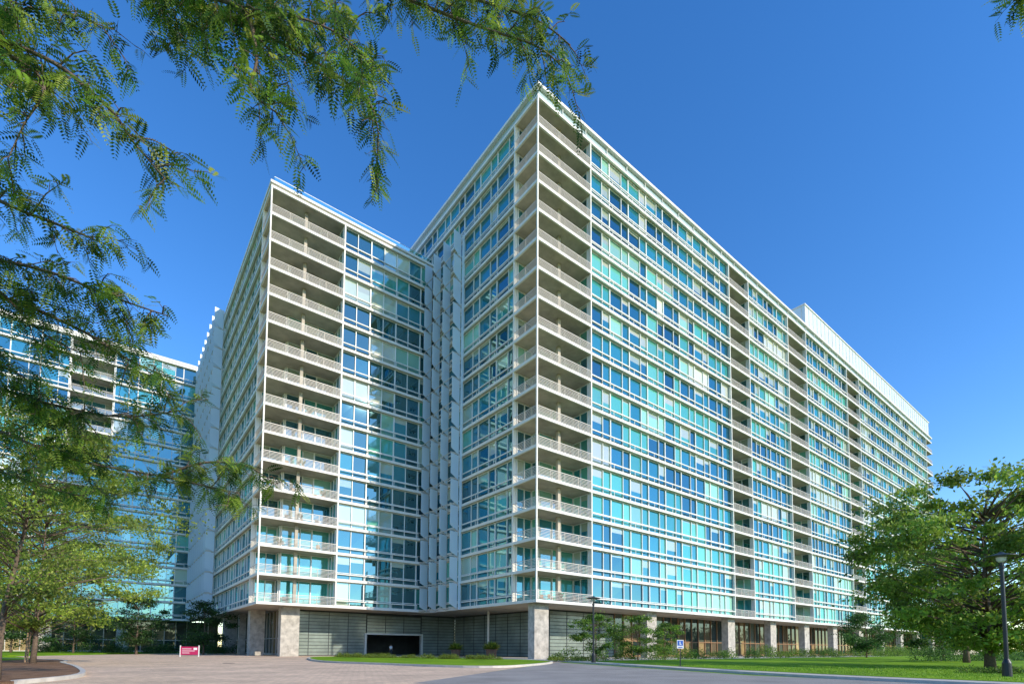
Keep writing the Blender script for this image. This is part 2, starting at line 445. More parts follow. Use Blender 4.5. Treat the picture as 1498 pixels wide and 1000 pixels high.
def mat_ground(name,c1,c2,c3,scale,bump=0.3,bs=40):
    m,nt,out=mat_new(name)
    bs_=nt.nodes.new('ShaderNodeBsdfPrincipled'); bs_.inputs['Roughness'].default_value=0.9
    bs_.inputs['Specular IOR Level'].default_value=0.1
    geo=nt.nodes.new('ShaderNodeNewGeometry')
    n1=nt.nodes.new('ShaderNodeTexNoise'); n1.inputs['Scale'].default_value=scale; n1.inputs['Detail'].default_value=8
    n2=nt.nodes.new('ShaderNodeTexNoise'); n2.inputs['Scale'].default_value=bs; n2.inputs['Detail'].default_value=4
    nt.links.new(geo.outputs['Position'],n1.inputs['Vector']); nt.links.new(geo.outputs['Position'],n2.inputs['Vector'])
    r=nt.nodes.new('ShaderNodeValToRGB'); r.color_ramp.elements[0].position=0.3; r.color_ramp.elements[1].position=0.72
    r.color_ramp.elements[0].color=c1+(1,); r.color_ramp.elements[1].color=c3+(1,)
    e=r.color_ramp.elements.new(0.5); e.color=c2+(1,)
    nt.links.new(n1.outputs['Fac'],r.inputs[0])
    mm=nt.nodes.new('ShaderNodeMix'); mm.data_type='RGBA'; mm.blend_type='MULTIPLY'; mm.inputs[0].default_value=0.7
    r2=nt.nodes.new('ShaderNodeValToRGB'); r2.color_ramp.elements[0].position=0.3; r2.color_ramp.elements[0].color=(0.45,0.45,0.45,1)
    r2.color_ramp.elements[1].position=0.7; r2.color_ramp.elements[1].color=(1.3,1.3,1.3,1)
    nt.links.new(n2.outputs['Fac'],r2.inputs[0])
    nt.links.new(r.outputs[0],mm.inputs[6]); nt.links.new(r2.outputs[0],mm.inputs[7])
    nt.links.new(mm.outputs[2],bs_.inputs['Base Color'])
    bp=nt.nodes.new('ShaderNodeBump'); bp.inputs['Strength'].default_value=bump; bp.inputs['Distance'].default_value=0.03
    nt.links.new(n2.outputs['Fac'],bp.inputs['Height']); nt.links.new(bp.outputs[0],bs_.inputs['Normal'])
    nt.links.new(bs_.outputs[0],out.inputs[0]); return m
M_grass=mat_ground('grass',(0.11,0.23,0.012),(0.17,0.32,0.015),(0.25,0.40,0.02),0.25,0.5,30)
M_dirt=mat_ground('mulch',(0.15,0.085,0.05),(0.24,0.14,0.085),(0.32,0.20,0.12),2.0,0.6,25)
M_asph=mat_ground('asphalt',(0.27,0.255,0.235),(0.33,0.31,0.29),(0.39,0.37,0.34),0.4,0.15,60)
M_side=mat_simple('sidewalk_concrete',(0.50,0.47,0.42),0.85,noise=0.12,nscale=1.2,spec=0.15)
M_kerb=mat_simple('kerb_concrete',(0.52,0.49,0.44),0.85,noise=0.15,nscale=2,spec=0.15)
def mat_paver():
    m,nt,out=mat_new('brick_pavers')
    b=nt.nodes.new('ShaderNodeBsdfPrincipled'); b.inputs['Roughness'].default_value=0.9
    b.inputs['Specular IOR Level'].default_value=0.05
    geo=nt.nodes.new('ShaderNodeNewGeometry'); mp=nt.nodes.new('ShaderNodeMapping')
    mp.inputs['Rotation'].default_value=(0,0,0.5)
    nt.links.new(geo.outputs['Position'],mp.inputs['Vector'])
    br=nt.nodes.new('ShaderNodeTexBrick'); br.inputs['Scale'].default_value=1.0
    br.inputs['Brick Width'].default_value=0.42; br.inputs['Row Height'].default_value=0.21
    br.inputs['Mortar Size'].default_value=0.010; br.inputs['Mortar'].default_value=(0.36,0.28,0.21,1)
    br.inputs['Color1'].default_value=(0.80,0.60,0.43,1); br.inputs['Color2'].default_value=(0.62,0.47,0.35,1)
    nt.links.new(mp.outputs[0],br.inputs['Vector'])
    n=nt.nodes.new('ShaderNodeTexNoise'); n.inputs['Scale'].default_value=0.3; n.inputs['Detail'].default_value=7
    nt.links.new(geo.outputs['Position'],n.inputs['Vector'])
    r=nt.nodes.new('ShaderNodeValToRGB'); r.color_ramp.elements[0].position=0.3; r.color_ramp.elements[0].color=(0.76,0.76,0.76,1)
    r.color_ramp.elements[1].position=0.7; r.color_ramp.elements[1].color=(1.08,1.06,1.04,1)
    nt.links.new(n.outputs['Fac'],r.inputs[0])
    mm=nt.nodes.new('ShaderNodeMix'); mm.data_type='RGBA'; mm.blend_type='MULTIPLY'; mm.inputs[0].default_value=1
    nt.links.new(br.outputs['Color'],mm.inputs[6]); nt.links.new(r.outputs[0],mm.inputs[7])
    nt.links.new(mm.outputs[2],b.inputs['Base Color']); nt.links.new(b.outputs[0],out.inputs[0]); return m
M_pav=mat_paver()

sheet('ground',[(-3000,-3000),(3000,-3000),(3000,3000),(-3000,3000)],0,M_grass)
sheet('driveway',[(-17,14),(6,14),(-3.5,19),(2,40.5),(9,62),(10,75),(-8,112),(-62,100),(-58,60),(-37,42),(-31.3,36),(-18.5,22)],0.004,M_pav)
sheet('road',[(-3.6,18.8),(6,13.5),(8,-40),(26,-40),(19.0,18),(12,26),(4.2,48.5),(3,44),(2.2,40.6)],0.008,M_asph)
sheet('entrance_plaza',[(2.6,52),(5,50),(7,51),(60,92),(120,139),(100,150),(-30,150),(-60,115),(-40,80),(-8,84),(-6,74)],0.012,M_side)
def strip(name,pts,w,z,mat,thick=True):
    n=len(pts); L=[];R=[]
    for i,p in enumerate(pts):
        a=pts[max(i-1,0)]; c=pts[min(i+1,n-1)]
        d=Vector((c[0]-a[0],c[1]-a[1])).normalized(); nn=Vector((-d.y,d.x))*w/2
        L.append((p[0]+nn.x,p[1]+nn.y)); R.append((p[0]-nn.x,p[1]-nn.y))
    v=[];f=[]
    for i in range(n):
        v += [(L[i][0],L[i][1],0.0),(L[i][0],L[i][1],z),(R[i][0],R[i][1],z),(R[i][0],R[i][1],0.0)]
    for i in range(n-1):
        a=i*4;b=a+4
        for j in range(3): f.append((a+j,a+j+1,b+j+1,b+j))
    f.append((0,1,2,3)); f.append(tuple(4*(n-1)+j for j in (3,2,1,0)))
    me=D.meshes.new(name); me.from_pydata(v,[],f); me.materials.append(mat)
    o=D.objects.new(name,me); scene.collection.objects.link(o); return o
def smooth_path(pts,n=8,closed=False):
    P=[Vector((*p,0)) if len(p)==2 else Vector(p) for p in pts]; out=[]; N=len(P)
    rngN=N if closed else N-1
    for i in range(rngN):
        if closed: a,b,c,d=P[(i-1)%N],P[i],P[(i+1)%N],P[(i+2)%N]
        else: a,b,c,d=P[max(i-1,0)],P[i],P[i+1],P[min(i+2,N-1)]
        for k in range(n):
            t=k/n
            out.append(0.5*((2*b)+(c-a)*t+(2*a-5*b+4*c-d)*t*t+(3*b-a-3*c+d)*t*t*t))
    if not closed: out.append(P[-1])
    return out
lawn_edge=[(5.3,49.0),(8.6,38.5),(12.5,27.5),(16.6,20.5),(24,12),(40,0)]
le=[(p.x,p.y) for p in smooth_path(lawn_edge)]
strip('kerb',le,0.18,0.13,M_kerb)
strip('sidewalk',[(x+0.95,y+0.55) for x,y in le],1.5,0.11,M_side)
lawn_poly=[(x+1.75,y+1.05) for x,y in le]+[(150,0),(170,120),(118,137),(60,91),(8.5,51)]
sheet('lawn',lawn_poly,0.125,M_grass,thick=True)
isl=[(-24,64),(-17.5,46),(-9.8,38.5),(-2.1,33.5),(1.4,38.0),(3.6,46.5),(1.5,53),(-4,58),(-14,66.5)]
ip=[(p.x,p.y) for p in smooth_path(isl,6,True)]
sheet('lawn',ip,0.125,M_grass,thick=True)
strip('kerb',ip+[ip[0],],0.2,0.15,M_kerb)
bed=[(-16.4,17),(-18,21.5),(-25,29.5),(-31.5,36),(-37,42),(-50,48),(-70,46),(-60,10)]
bp_=[(p.x,p.y) for p in smooth_path(bed[:6],6)]
sheet('planting_bed',bp_+[(-90,46),(-80,10),(-20,10)],0.125,M_dirt,thick=True)
strip('kerb',bp_,0.2,0.15,M_kerb)
sheet('lawn',[(-38,37),(-41,44),(-56,52),(-62,75),(-66,98),(-140,110),(-140,30)],0.135,M_grass,thick=True)

# ============================================================ PLANTS
def leaf_quads(cent, size, rng, droop=0.3, aspect=0.5):
    N=len(cent)
    a=rng.normal(size=(N,3)); a[:,2]-=droop; a/=np.linalg.norm(a,axis=1)[:,None]
    r=rng.normal(size=(N,3)); r[:,2]*=0.5
    b=np.cross(a,r); b/=np.linalg.norm(b,axis=1)[:,None]+1e-9
    s=(size*rng.uniform(0.6,1.3,N))[:,None]
    V=np.empty((N,4,3)); V[:,0]=cent; V[:,1]=cent+a*s*0.5+b*s*aspect*0.5; V[:,2]=cent+a*s; V[:,3]=cent+a*s*0.5-b*s*aspect*0.5
    return V
GREENS=np.array([(0.05,0.12,0.015),(0.09,0.18,0.02),(0.15,0.25,0.03),(0.025,0.07,0.015)])
YELG=np.array([(0.17,0.25,0.03),(0.24,0.32,0.04),(0.11,0.19,0.025),(0.30,0.36,0.06)])
DARKG=np.array([(0.03,0.07,0.02),(0.04,0.10,0.02),(0.06,0.13,0.03),(0.02,0.05,0.015)])
def tree(name, x,y,h, r, base, nclump=60, per=260, leaf=0.22, pal=GREENS, seed=1, trunk_r=0.18, flat=1.0, lean=(0,0), clump_r=0.9):
    rg=np.random.default_rng(seed); rd=random.Random(seed)
    e=empty(name,0,(x,y,0))
    w=MB()
    tp=[Vector((lean[0]*t**2+rd.uniform(-.05,.05)*h*0.1,lean[1]*t**2+rd.uniform(-.05,.05)*h*0.1,h*0.82*t)) for t in (0,0.15,0.3,0.5,0.7,0.85,1)]
    tp[0]=Vector((0,0,-0.05))
    w.tube(tp,[trunk_r*1.5,trunk_r*1.05,trunk_r,trunk_r*0.75,trunk_r*0.5,trunk_r*0.3,trunk_r*0.1],9)
    cl=[];zc=(base+h)/2; hz=(h-base)/2
    while len(cl)<nclump:
        a=rd.uniform(0,6.283); zz=rd.uniform(-1,1); rad=math.sqrt(max(0,1-abs(zz)**2.2))*r*rd.uniform(0.35,1.08)
        cl.append(Vector((lean[0]*0.8+math.cos(a)*rad, lean[1]*0.8+math.sin(a)*rad, zc+zz*hz*flat)))
    for c in cl:
        t=min(0.95,max(0.22,(c.z-0.35*math.hypot(c.x,c.y))/(h*0.82)))
        k=t*(len(tp)-1); i=int(min(k,len(tp)-2)); s=tp[i].lerp(tp[i+1],k-i)
        mid=s.lerp(c,0.5)+Vector((rd.uniform(-.3,.3),rd.uniform(-.3,.3),rd.uniform(0,0.5)))
        w.tube([s,mid,c],[trunk_r*0.28,trunk_r*0.16,trunk_r*0.04],5)
    w.make('trunk_and_limbs',[M_bark],e,smooth=True)
    Vs=[];Cs=[]
    for c in cl:
        n=int(per*rd.uniform(0.5,1.4)); s=clump_r*rd.uniform(0.5,1.15)
        p=rg.normal(size=(n,3))*np.array([s,s,s*0.42])*0.62+np.array(c)
        V=leaf_quads(p,leaf,rg); Vs.append(V)
        shade=rd.uniform(0.5,1.25)
        col=pal[rg.integers(0,len(pal),n)]*shade*rg.uniform(0.7,1.3,(n,1)); Cs.append(col)
    quads_object('crown',np.concatenate(Vs),np.concatenate(Cs),[M_leaf],e)
    return e
tree('oak_tree',33.5,36,13.7,8.4,1.6,190,230,0.31,(GREENS+YELG)*0.62,3,0.24,clump_r=1.15)
tree('oak_tree',46,52,12.5,6,1.8,60,200,0.36,GREENS*1.2,4,0.22,clump_r=1.2)
tree('oak_tree',52,62,11,6,1.5,50,180,0.38,GREENS,24,0.2,clump_r=1.3)
tree('locust_tree',-31.2,33.5,11.6,6.6,2.6,120,230,0.20,YELG,5,0.13,clump_r=0.95,lean=(0.4,0))
tree('locust_tree',-17.5,17.5,9.3,4.3,2.8,90,280,0.12,YELG*0.9,15,0.09,clump_r=0.75,lean=(1.2,0))
tree('locust_tree',-45,44,14,7.0,3,100,210,0.27,(YELG+GREENS)*0.5,6,0.18,clump_r=1.1)
tree('maple_tree',-57,78,8.5,4.2,1.6,45,180,0.3,DARKG,8,0.14,clump_r=1.1)
tree('maple_tree',-48,80,8.0,3.6,1.3,40,180,0.3,DARKG,9,0.12,clump_r=1.0)
tree('maple_tree',-70,82,8.8,4.6,1.3,45,180,0.3,DARKG,41,0.12,clump_r=1.1)
tree('maple_tree',-78,80,8.0,4.6,1.0,45,180,0.3,DARKG*1.3,42,0.12,clump_r=1.1)
tree('maple_tree',8.6,52.5,4.6,2.8,1.0,44,170,0.18,GREENS*1.2,10,0.07,clump_r=0.6)
tree('maple_tree',14.0,57,4.8,3.0,1.0,44,170,0.18,GREENS*1.2,12,0.07,clump_r=0.6)
tree('maple_tree',18.5,62,4.4,2.4,0.8,34,170,0.18,GREENS*1.2,13,0.07,clump_r=0.6)
tree('maple_tree',58,84,7.0,4.2,1.5,50,200,0.3,DARKG*1.5,14,0.1,clump_r=1.1)
def shrubs(name, pts, pal, leaf=0.12, seed=1, per=420):
    rg=np.random.default_rng(seed); Vs=[];Cs=[]
    for (x,y,r,h) in pts:
        n=int(per*r*r)+80
        u=rg.normal(size=(n,3)); u/=np.linalg.norm(u,axis=1)[:,None]; u*=rg.uniform(0.55,1.08,(n,1)); u[:,2]=np.abs(u[:,2])
        p=u*np.array([r,r,h])+np.array([x,y,0.12]); Vs.append(leaf_quads(p,leaf,rg,droop=-0.3))
        Cs.append(pal[rg.integers(0,len(pal),n)]*rg.uniform(0.6,1.3,(n,1))*rg.uniform(0.75,1.15))
    return quads_object(name,np.concatenate(Vs),np.concatenate(Cs),[M_leaf])
rd=random.Random(4)
pts=[]
for i in range(60):
    t=i/59; pts.append((5+t*102+rd.uniform(-1,1), 52.2+t*79+rd.uniform(-1.6,0.4), rd.uniform(0.8,1.5)*(1+t*0.5), rd.uniform(0.6,1.5)*(1+t*1.1)))
shrubs('hedge',pts,GREENS*1.2,0.16,1,300)
pts=[(46+i*1.9+rd.uniform(-.5,.5),57+i*0.9+rd.uniform(-1,1),rd.uniform(1.2,1.9),rd.uniform(1.3,2.0)) for i in range(24)]
shrubs('hedge',pts,DARKG*1.6,0.18,31,220)
pts=[(rd.uniform(-21,-1),0,rd.uniform(0.3,0.7),rd.uniform(0.25,0.6)) for _ in range(90)]
pts=[(x,60.5-0.55*(x+20)*0.75+rd.uniform(-1,1.2),r,h) for x,_,r,h in pts]
shrubs('flower_bed_planting',pts,YELG*0.7,0.1,2)
pts=[(rd.uniform(-80,-42),rd.uniform(86,92),rd.uniform(1.0,1.9),rd.uniform(1.0,2.2)) for _ in range(44)]
shrubs('hedge',pts,DARKG*1.3,0.2,3,200)
pts=[(rd.uniform(24.5,27.5),rd.uniform(27.0,28.5),rd.uniform(0.4,0.7),rd.uniform(0.25,0.4)) for _ in range(12)]
shrubs('low_shrubs',pts,GREENS,0.09,5)
pts=[(4.2+rd.uniform(-1,4),49.5+rd.uniform(-0.5,3),rd.uniform(0.35,0.6),rd.uniform(0.25,0.45)) for _ in range(22)]
shrubs('low_shrubs',pts,YELG*0.8,0.1,6)
rg=np.random.default_rng(77); Vs=[];Cs=[]
def far_clump(x,y,r,h,n,leaf):
    u=rg.normal(size=(n,3)); u/=np.linalg.norm(u,axis=1)[:,None]; u*=rg.uniform(0.5,1.05,(n,1))
    lump=1+0.18*np.sin(u[:,0]*7+x)*np.cos(u[:,1]*6+y)
    p=u*np.array([r,r,h*0.5])*lump[:,None]+np.array([x,y,h*0.52]); Vs.append(leaf_quads(p,leaf,rg))
    Cs.append(GREENS[rg.integers(0,4,n)]*rg.uniform(0.6,1.3,(n,1))*rg.uniform(0.7,1.1))
for i in range(40):
    a=math.radians(180+i*4.6+rd.uniform(-2,2)); R=rd.uniform(100,135)
    far_clump(R*math.cos(a),R*math.sin(a),rd.uniform(6,10),rd.uniform(9,14),450,1.6)
for i in range(30):
    a=math.radians(rd.uniform(-2,34)); R=rd.uniform(230,330)
    far_clump(R*math.cos(a),R*math.sin(a),rd.uniform(7,11),rd.uniform(11,17),500,1.5)
for i in range(14):
    a=math.radians(rd.uniform(133,170)); R=rd.uniform(190,240)
    far_clump(R*math.cos(a),R*math.sin(a),rd.uniform(7,11),rd.uniform(11,17),400,1.5)
quads_object('distant_trees',np.concatenate(Vs),np.concatenate(Cs),[M_leaf_far])

# ---- overhanging honey-locust (trunk stands left of the drive)
loc=empty('honey_locust_tree')
wood=MB()
trunk=[(-9.6,6.5,-0.05),(-9.5,6.5,1.5),(-9.3,6.4,3.2),(-9.1,6.3,5.0),(-8.6,6.2,7.0),(-8.0,6.1,9.0),(-7.0,6.0,10.8)]
wood.tube(trunk,[0.30,0.24,0.21,0.18,0.14,0.10,0.05],10)
BR=[
 ([(-8.0,6.1,9.0),(-6.2,5.7,9.4),(-4.77,5.5,9.15),(-3.31,5.5,8.54),(-2.35,5.5,8.04),(-1.7,5.5,7.55),(-1.55,5.5,7.1)],0.35,0.62,0.12),
 ([(-4.77,5.5,9.15),(-3.6,5.3,8.6),(-2.98,5.2,8.23),(-2.82,5.2,7.7),(-2.85,5.2,7.3),(-2.5,5.2,7.0)],0.1,0.55,0.12),
 ([(-4.77,5.5,9.15),(-4.3,5.9,9.3),(-3.88,6.0,9.3),(-4.2,6.0,9.0),(-4.41,6.0,8.8)],0,0.35,0.18),
 ([(-7.0,6.0,10.8),(-4.6,6.0,10.6),(-2.6,6.0,10.05),(-1.29,6.0,9.45),(-0.42,6.0,9.1),(0.27,6.0,8.85),(0.66,6.0,8.5)],0.42,0.48,0.14),
 ([(-4.6,6.0,10.6),(-3.0,6.4,10.8),(-1.78,6.5,10.58),(-0.55,6.5,10.17),(0.29,6.5,9.86),(0.75,6.5,9.5)],0.35,0.48,0.15),
 ([(-8.6,6.2,7.0),(-7.2,5.4,7.6),(-5.8,5.0,7.65),(-4.93,5.0,7.43),(-4.25,5.0,6.9),(-3.95,5.0,6.5),(-3.6,5.0,6.1)],0.25,0.42,0.15),
 ([(-8.0,6.1,9.0),(-7.2,5.7,8.9),(-6.4,5.5,8.63),(-5.3,5.5,8.63),(-4.75,5.5,8.4)],0.25,0.5,0.15),
 ([(-5.8,5.0,7.65),(-5.2,5.0,7.4),(-4.91,5.0,7.1),(-5.09,5.0,6.7),(-5.24,5.0,6.3)],0,0.4,0.16),
 ([(-9.1,6.3,5.0),(-7.4,5.8,6.2),(-6.26,5.5,6.4),(-5.47,5.5,6.15),(-4.95,5.5,5.95),(-4.6,5.5,5.8)],0.3,0.5,0.13),
 ([(-9.1,6.3,5.0),(-7.8,6.1,5.9),(-6.77,6.0,6.04),(-5.75,6.0,5.87),(-4.9,6.0,5.54),(-4.2,6.0,5.3)],0.3,0.55,0.12),
 ([(-9.1,6.3,4.8),(-8.0,6.4,5.7),(-7.13,6.5,5.97),(-5.83,6.5,5.5),(-5.05,6.5,5.04),(-4.5,6.5,4.8)],0.3,0.55,0.12),
 ([(-9.3,6.4,3.4),(-8.6,6.8,4.6),(-7.78,7.0,5.02),(-6.6,7.0,4.7),(-5.54,7.0,4.5),(-4.6,7.0,4.6)],0.3,0.55,0.13),
 ([(-9.3,6.4,3.2),(-8.6,6.8,4.1),(-7.74,7.0,4.43),(-6.18,7.0,3.9),(-4.9,7.0,3.65),(-3.8,7.0,3.42)],0.3,0.5,0.12),
 ([(-9.3,6.4,3.2),(-9.2,7.4,3.9),(-8.8,8.0,4.2),(-7.25,8.0,3.76),(-6.2,8.0,3.5)],0.3,0.5,0.15),
 ([(-6.4,5.5,8.63),(-6.0,5.5,8.3),(-5.6,5.6,8.0),(-5.1,5.6,8.0)],0,0.4,0.16),
 ([(-6.77,6.0,6.04),(-6.3,6.1,5.6),(-5.9,6.2,5.2),(-5.5,6.3,5.0)],0,0.5,0.14),
 ([(-7.13,6.5,5.97),(-7.2,6.5,5.2),(-6.6,6.7,4.9),(-6.0,6.8,4.3)],0,0.5,0.14),
 ([(-6.2,5.7,9.4),(-4.9,5.9,9.9),(-3.6,6.0,9.9),(-2.6,6.0,9.5),(-2.0,6.0,9.2)],0.3,0.6,0.13),
 ([(-8.6,6.2,7.0),(-7.0,5.2,8.3),(-5.9,5.0,8.2),(-5.1,5.0,8.0)],0.4,0.5,0.15),
 ([(-3.31,5.5,8.54),(-2.7,5.5,8.6),(-2.1,5.6,8.5),(-1.7,5.7,8.2)],0,0.5,0.13),
 ([(-4.9,7.0,3.65),(-4.3,7.0,3.85),(-3.7,7.0,3.8),(-3.3,7.0,3.55)],0,0.35,0.13),
]
Vs=[];Cs=[]
def compound_leaf(p,d,nrm,L,c,n=8):
    t=(np.arange(n)+1.0)/(n+0.3)
    sag=np.array([0,0,-1.0])
    base=p+d*(t*L)[:,None]+sag*(0.25*L*t*t)[:,None]
    s=np.cross(d,nrm); s/=np.linalg.norm(s)+1e-9
    ll=0.23*L*np.sin(np.pi*(0.18+0.72*t))+0.010
    for sg in (1,-1):
        dirv=s*sg*0.95+d*0.35; dirv/=np.linalg.norm(dirv)
        w=d*0.5
        V=np.empty((n,4,3)); l=ll[:,None]
        V[:,0]=base; V[:,1]=base+dirv*l*0.5+w*l*0.42; V[:,2]=base+dirv*l+nrm*l*rg.uniform(-0.2,0.2); V[:,3]=base+dirv*l*0.5-w*l*0.42
        Vs.append(V)
    Cs.append(np.repeat(c[None],2*n,axis=0)*rg.uniform(0.85,1.15,(2*n,1)))
def twig_with_leaves(a,dv,Lt,tone,lum):
    q=[a,a+dv*Lt*0.5+Vector((0,0,0.01)),a+dv*Lt+Vector((0,0,-0.12*Lt))]
    wood.tube(q,[0.005,0.0035,0.0015],3,cap=False)
    m=rd.choice((3,4))
    for k in range(m):
        tt=(k+0.8)/m
        pp=q[0].lerp(q[2],tt)
        sd=Vector((rd.gauss(0,1),rd.gauss(0,1),rd.gauss(-0.2,0.5))).normalized()
        dd=(dv*0.5+sd*0.9+Vector((0,0,-0.25))).normalized()
        nr=Vector((rd.gauss(0,0.5),rd.gauss(-0.3,0.5),1)).normalized()
        c=(YELG[rg.integers(0,4)]*0.9 if rg.random()<tone else GREENS[rg.integers(0,4)]*rg.uniform(0.6,1.4))*lum
        compound_leaf(np.array(pp),np.array(dd),np.array(nr),rd.uniform(0.14,0.24),c)
for bi,(bpth,frac,slen,sp) in enumerate(BR):
    P=smooth_path(bpth,8); n=len(P)
    r0=0.032 if len(bpth)>5 else 0.018
    wood.tube(P,[r0*(1-0.9*i/(n-1))+0.003 for i in range(n)],6)
    tone=rd.uniform(0.1,0.45)
    acc=0; acc2=0
    for i in range(int(n*frac),n-1):
        seg=(P[i+1]-P[i]); acc+=seg.length; acc2+=seg.length
        T=seg.normalized()
        while acc>sp:
            acc-=sp
            side=Vector((rd.gauss(0,1),rd.gauss(0,0.9),rd.gauss(-0.1,0.8)))
            side=(side-T*side.dot(T)).normalized()
            dv=(T*rd.uniform(0.2,0.9)+side*rd.uniform(0.6,1.0)).normalized()
            Ls=slen*rd.uniform(0.3,1.2); a=P[i].lerp(P[i+1],rd.random())
            S=[a,a+dv*Ls*0.5+Vector((0,0,0.03)),a+dv*Ls+Vector((0,0,-0.14*Ls))]
            wood.tube(S,[0.009,0.006,0.003],4,cap=False)
            m=max(2,int(Ls/0.085)); lum=rd.uniform(0.6,1.25)
            for k in range(m):
                tt=(k+0.7)/m
                pp=S[0].lerp(S[1],tt*2) if tt<0.5 else S[1].lerp(S[2],tt*2-1)
                sd=Vector((rd.gauss(0,1),rd.gauss(0,1),rd.gauss(-0.2,0.6))).normalized()
                twig_with_leaves(pp,(dv*0.6+sd*0.8).normalized(),rd.uniform(0.08,0.22),tone,lum)
        while acc2>0.12:
            acc2-=0.12
            sd=Vector((rd.gauss(0,1),rd.gauss(0,1),rd.gauss(-0.2,0.6))).normalized()
            twig_with_leaves(P[i],(T*0.5+sd).normalized(),rd.uniform(0.1,0.25),tone,0.9)
wood.make('trunk_and_branches',[M_bark],loc,smooth=True)
quads_object('foliage',np.concatenate(Vs),np.concatenate(Cs),[M_leaf],loc)
print('leaflets',sum(v.shape[0] for v in Vs))
# tip of a second tree's branch, reaching in from the right
loc2=empty('honey_locust_tree'); wood=MB(); Vs=[];Cs=[]
wood.tube([(12.2,4.5,-0.05),(12.1,4.5,3),(11.6,4.7,6),(10.4,5.0,8.6),(9.0,5.4,10.2)],[0.26,0.2,0.16,0.1,0.05],9)
P=smooth_path([(9.0,5.4,10.2),(7.6,5.8,10.1),(6.75,6.0,9.75),(6.3,6.0,9.5)],8)
wood.tube(P,[0.03*(1-0.9*i/(len(P)-1))+0.003 for i in range(len(P))],6)
for i in range(3,len(P)):
    for _ in range(3):
        sd=Vector((rd.gauss(0,1),rd.gauss(0,1),rd.gauss(0.2,0.6))).normalized()
        twig_with_leaves(P[i],sd,rd.uniform(0.08,0.2),0.3,1.0)
wood.make('trunk_and_branches',[M_bark],loc2,smooth=True)
quads_object('foliage',np.concatenate(Vs),np.concatenate(Cs),[M_leaf],loc2)

# ---- grass blades on the near lawn
N=40000
gx=rg.uniform(10,44,N); gy=rg.uniform(14,40,N)
edge=np.interp(gx,[p[0]+2.0 for p in le],[p[1]+1.3 for p in le])
k=gy>edge; gx,gy=gx[k],gy[k]; n=len(gx)
base=np.stack([gx,gy,np.full(n,0.12)],1); a=rg.uniform(0,6.28,n); hgt=rg.uniform(0.03,0.075,n); w=0.012
V=np.empty((n,4,3)); dx=np.stack([np.cos(a)*w,np.sin(a)*w,np.zeros(n)],1)
tip=base+np.stack([rg.normal(0,.02,n),rg.normal(0,.02,n),hgt],1)
V[:,0]=base-dx;V[:,1]=base+dx;V[:,2]=tip+dx*0.2;V[:,3]=tip-dx*0.2
quads_object('grass_blades',V,np.array([(0.18,0.33,0.015)])*rg.uniform(0.6,1.4,(n,1)),[M_leaf_far])

# ============================================================ STREET FURNITURE
def street_lamp(x,y,h):
    e=empty('street_lamp',0,(x,y,0))
    m=MB(); lathe_mesh(m,0,0,[(0.24,0),(0.24,0.10),(0.19,0.14),(0.17,0.75),(0.13,0.85),(0.085,0.95),(0.075,h-0.75),(0.11,h-0.72),(0.11,h-0.60),(0.06,h-0.55),(0.06,h-0.42)],16)
    m.make('post',[M_black],e,smooth=False)
    m=MB(); lathe_mesh(m,0,0,[(0.07,h-0.42),(0.17,h-0.36),(0.22,h-0.20),(0.20,h-0.16)],20); m.make('lens',[M_lens],e)
    m=MB(); lathe_mesh(m,0,0,[(0.40,h-0.17),(0.60,h-0.15),(0.60,h-0.11),(0.36,h-0.05),(0.16,h),(0.08,h+0.06),(0.02,h+0.08)],28); m.make('shade',[M_black],e)
    m=MB()
    for a in range(4):
        an=a*math.pi/2; c,s=math.cos(an),math.sin(an)
        m.tube([(0.08*c,0.08*s,h-0.5),(0.26*c,0.26*s,h-0.34),(0.30*c,0.30*s,h-0.16)],[0.014]*3,6)
    m.make('cage_arms',[M_black],e)
street_lamp(7.0,44.0,5.75); street_lamp(23.1,24.0,5.9)

def sign_post(x,y):
    e=empty('parking_sign',0,(x,y,0)); m=MB()
    m.box(-0.03,-0.02,0,0.03,0.02,1.95); m.box(-0.13,-0.13,0,0.13,0.13,0.16); m.make('post',[M_black],e)
    m=MB(); m.box(-0.23,-0.05,1.35,0.23,-0.024,1.95,0); m.box(-0.19,-0.056,1.55,0.19,-0.052,1.90,1)
    m.box(-0.05,-0.061,1.62,0.01,-0.058,1.84,0); m.box(0.013,-0.061,1.62,0.08,-0.058,1.67,0); m.box(-0.15,-0.056,1.40,0.15,-0.053,1.46,1)
    m.make('panel',[mat_simple('sign_white',(0.8,0.8,0.8),0.4),mat_simple('sign_blue',(0.03,0.12,0.5),0.4)],e)
sign_post(11.8,36.0)
e=empty('leasing_sign',0.15,(-39.5,63,0)); m=MB()
m.box(-1.05,-0.03,0.25,1.05,0.03,1.25,0); m.box(-1.1,-0.05,0,-1.0,0.05,1.4,1); m.box(1.0,-0.05,0,1.1,0.05,1.4,1)
for i,(a,b_,z) in enumerate(((-0.85,0.2,0.95),(-0.85,0.6,0.7),(-0.85,0.0,0.45))): m.box(a,-0.036,z,b_,-0.033,z+0.06,2)
m.box(0.45,-0.036,0.85,0.85,-0.033,1.12,2)
m.make('panel_and_posts',[mat_simple('sign_red',(0.45,0.02,0.10),0.5),M_frame,mat_simple('sign_lettering',(0.8,0.8,0.8),0.5)],e)
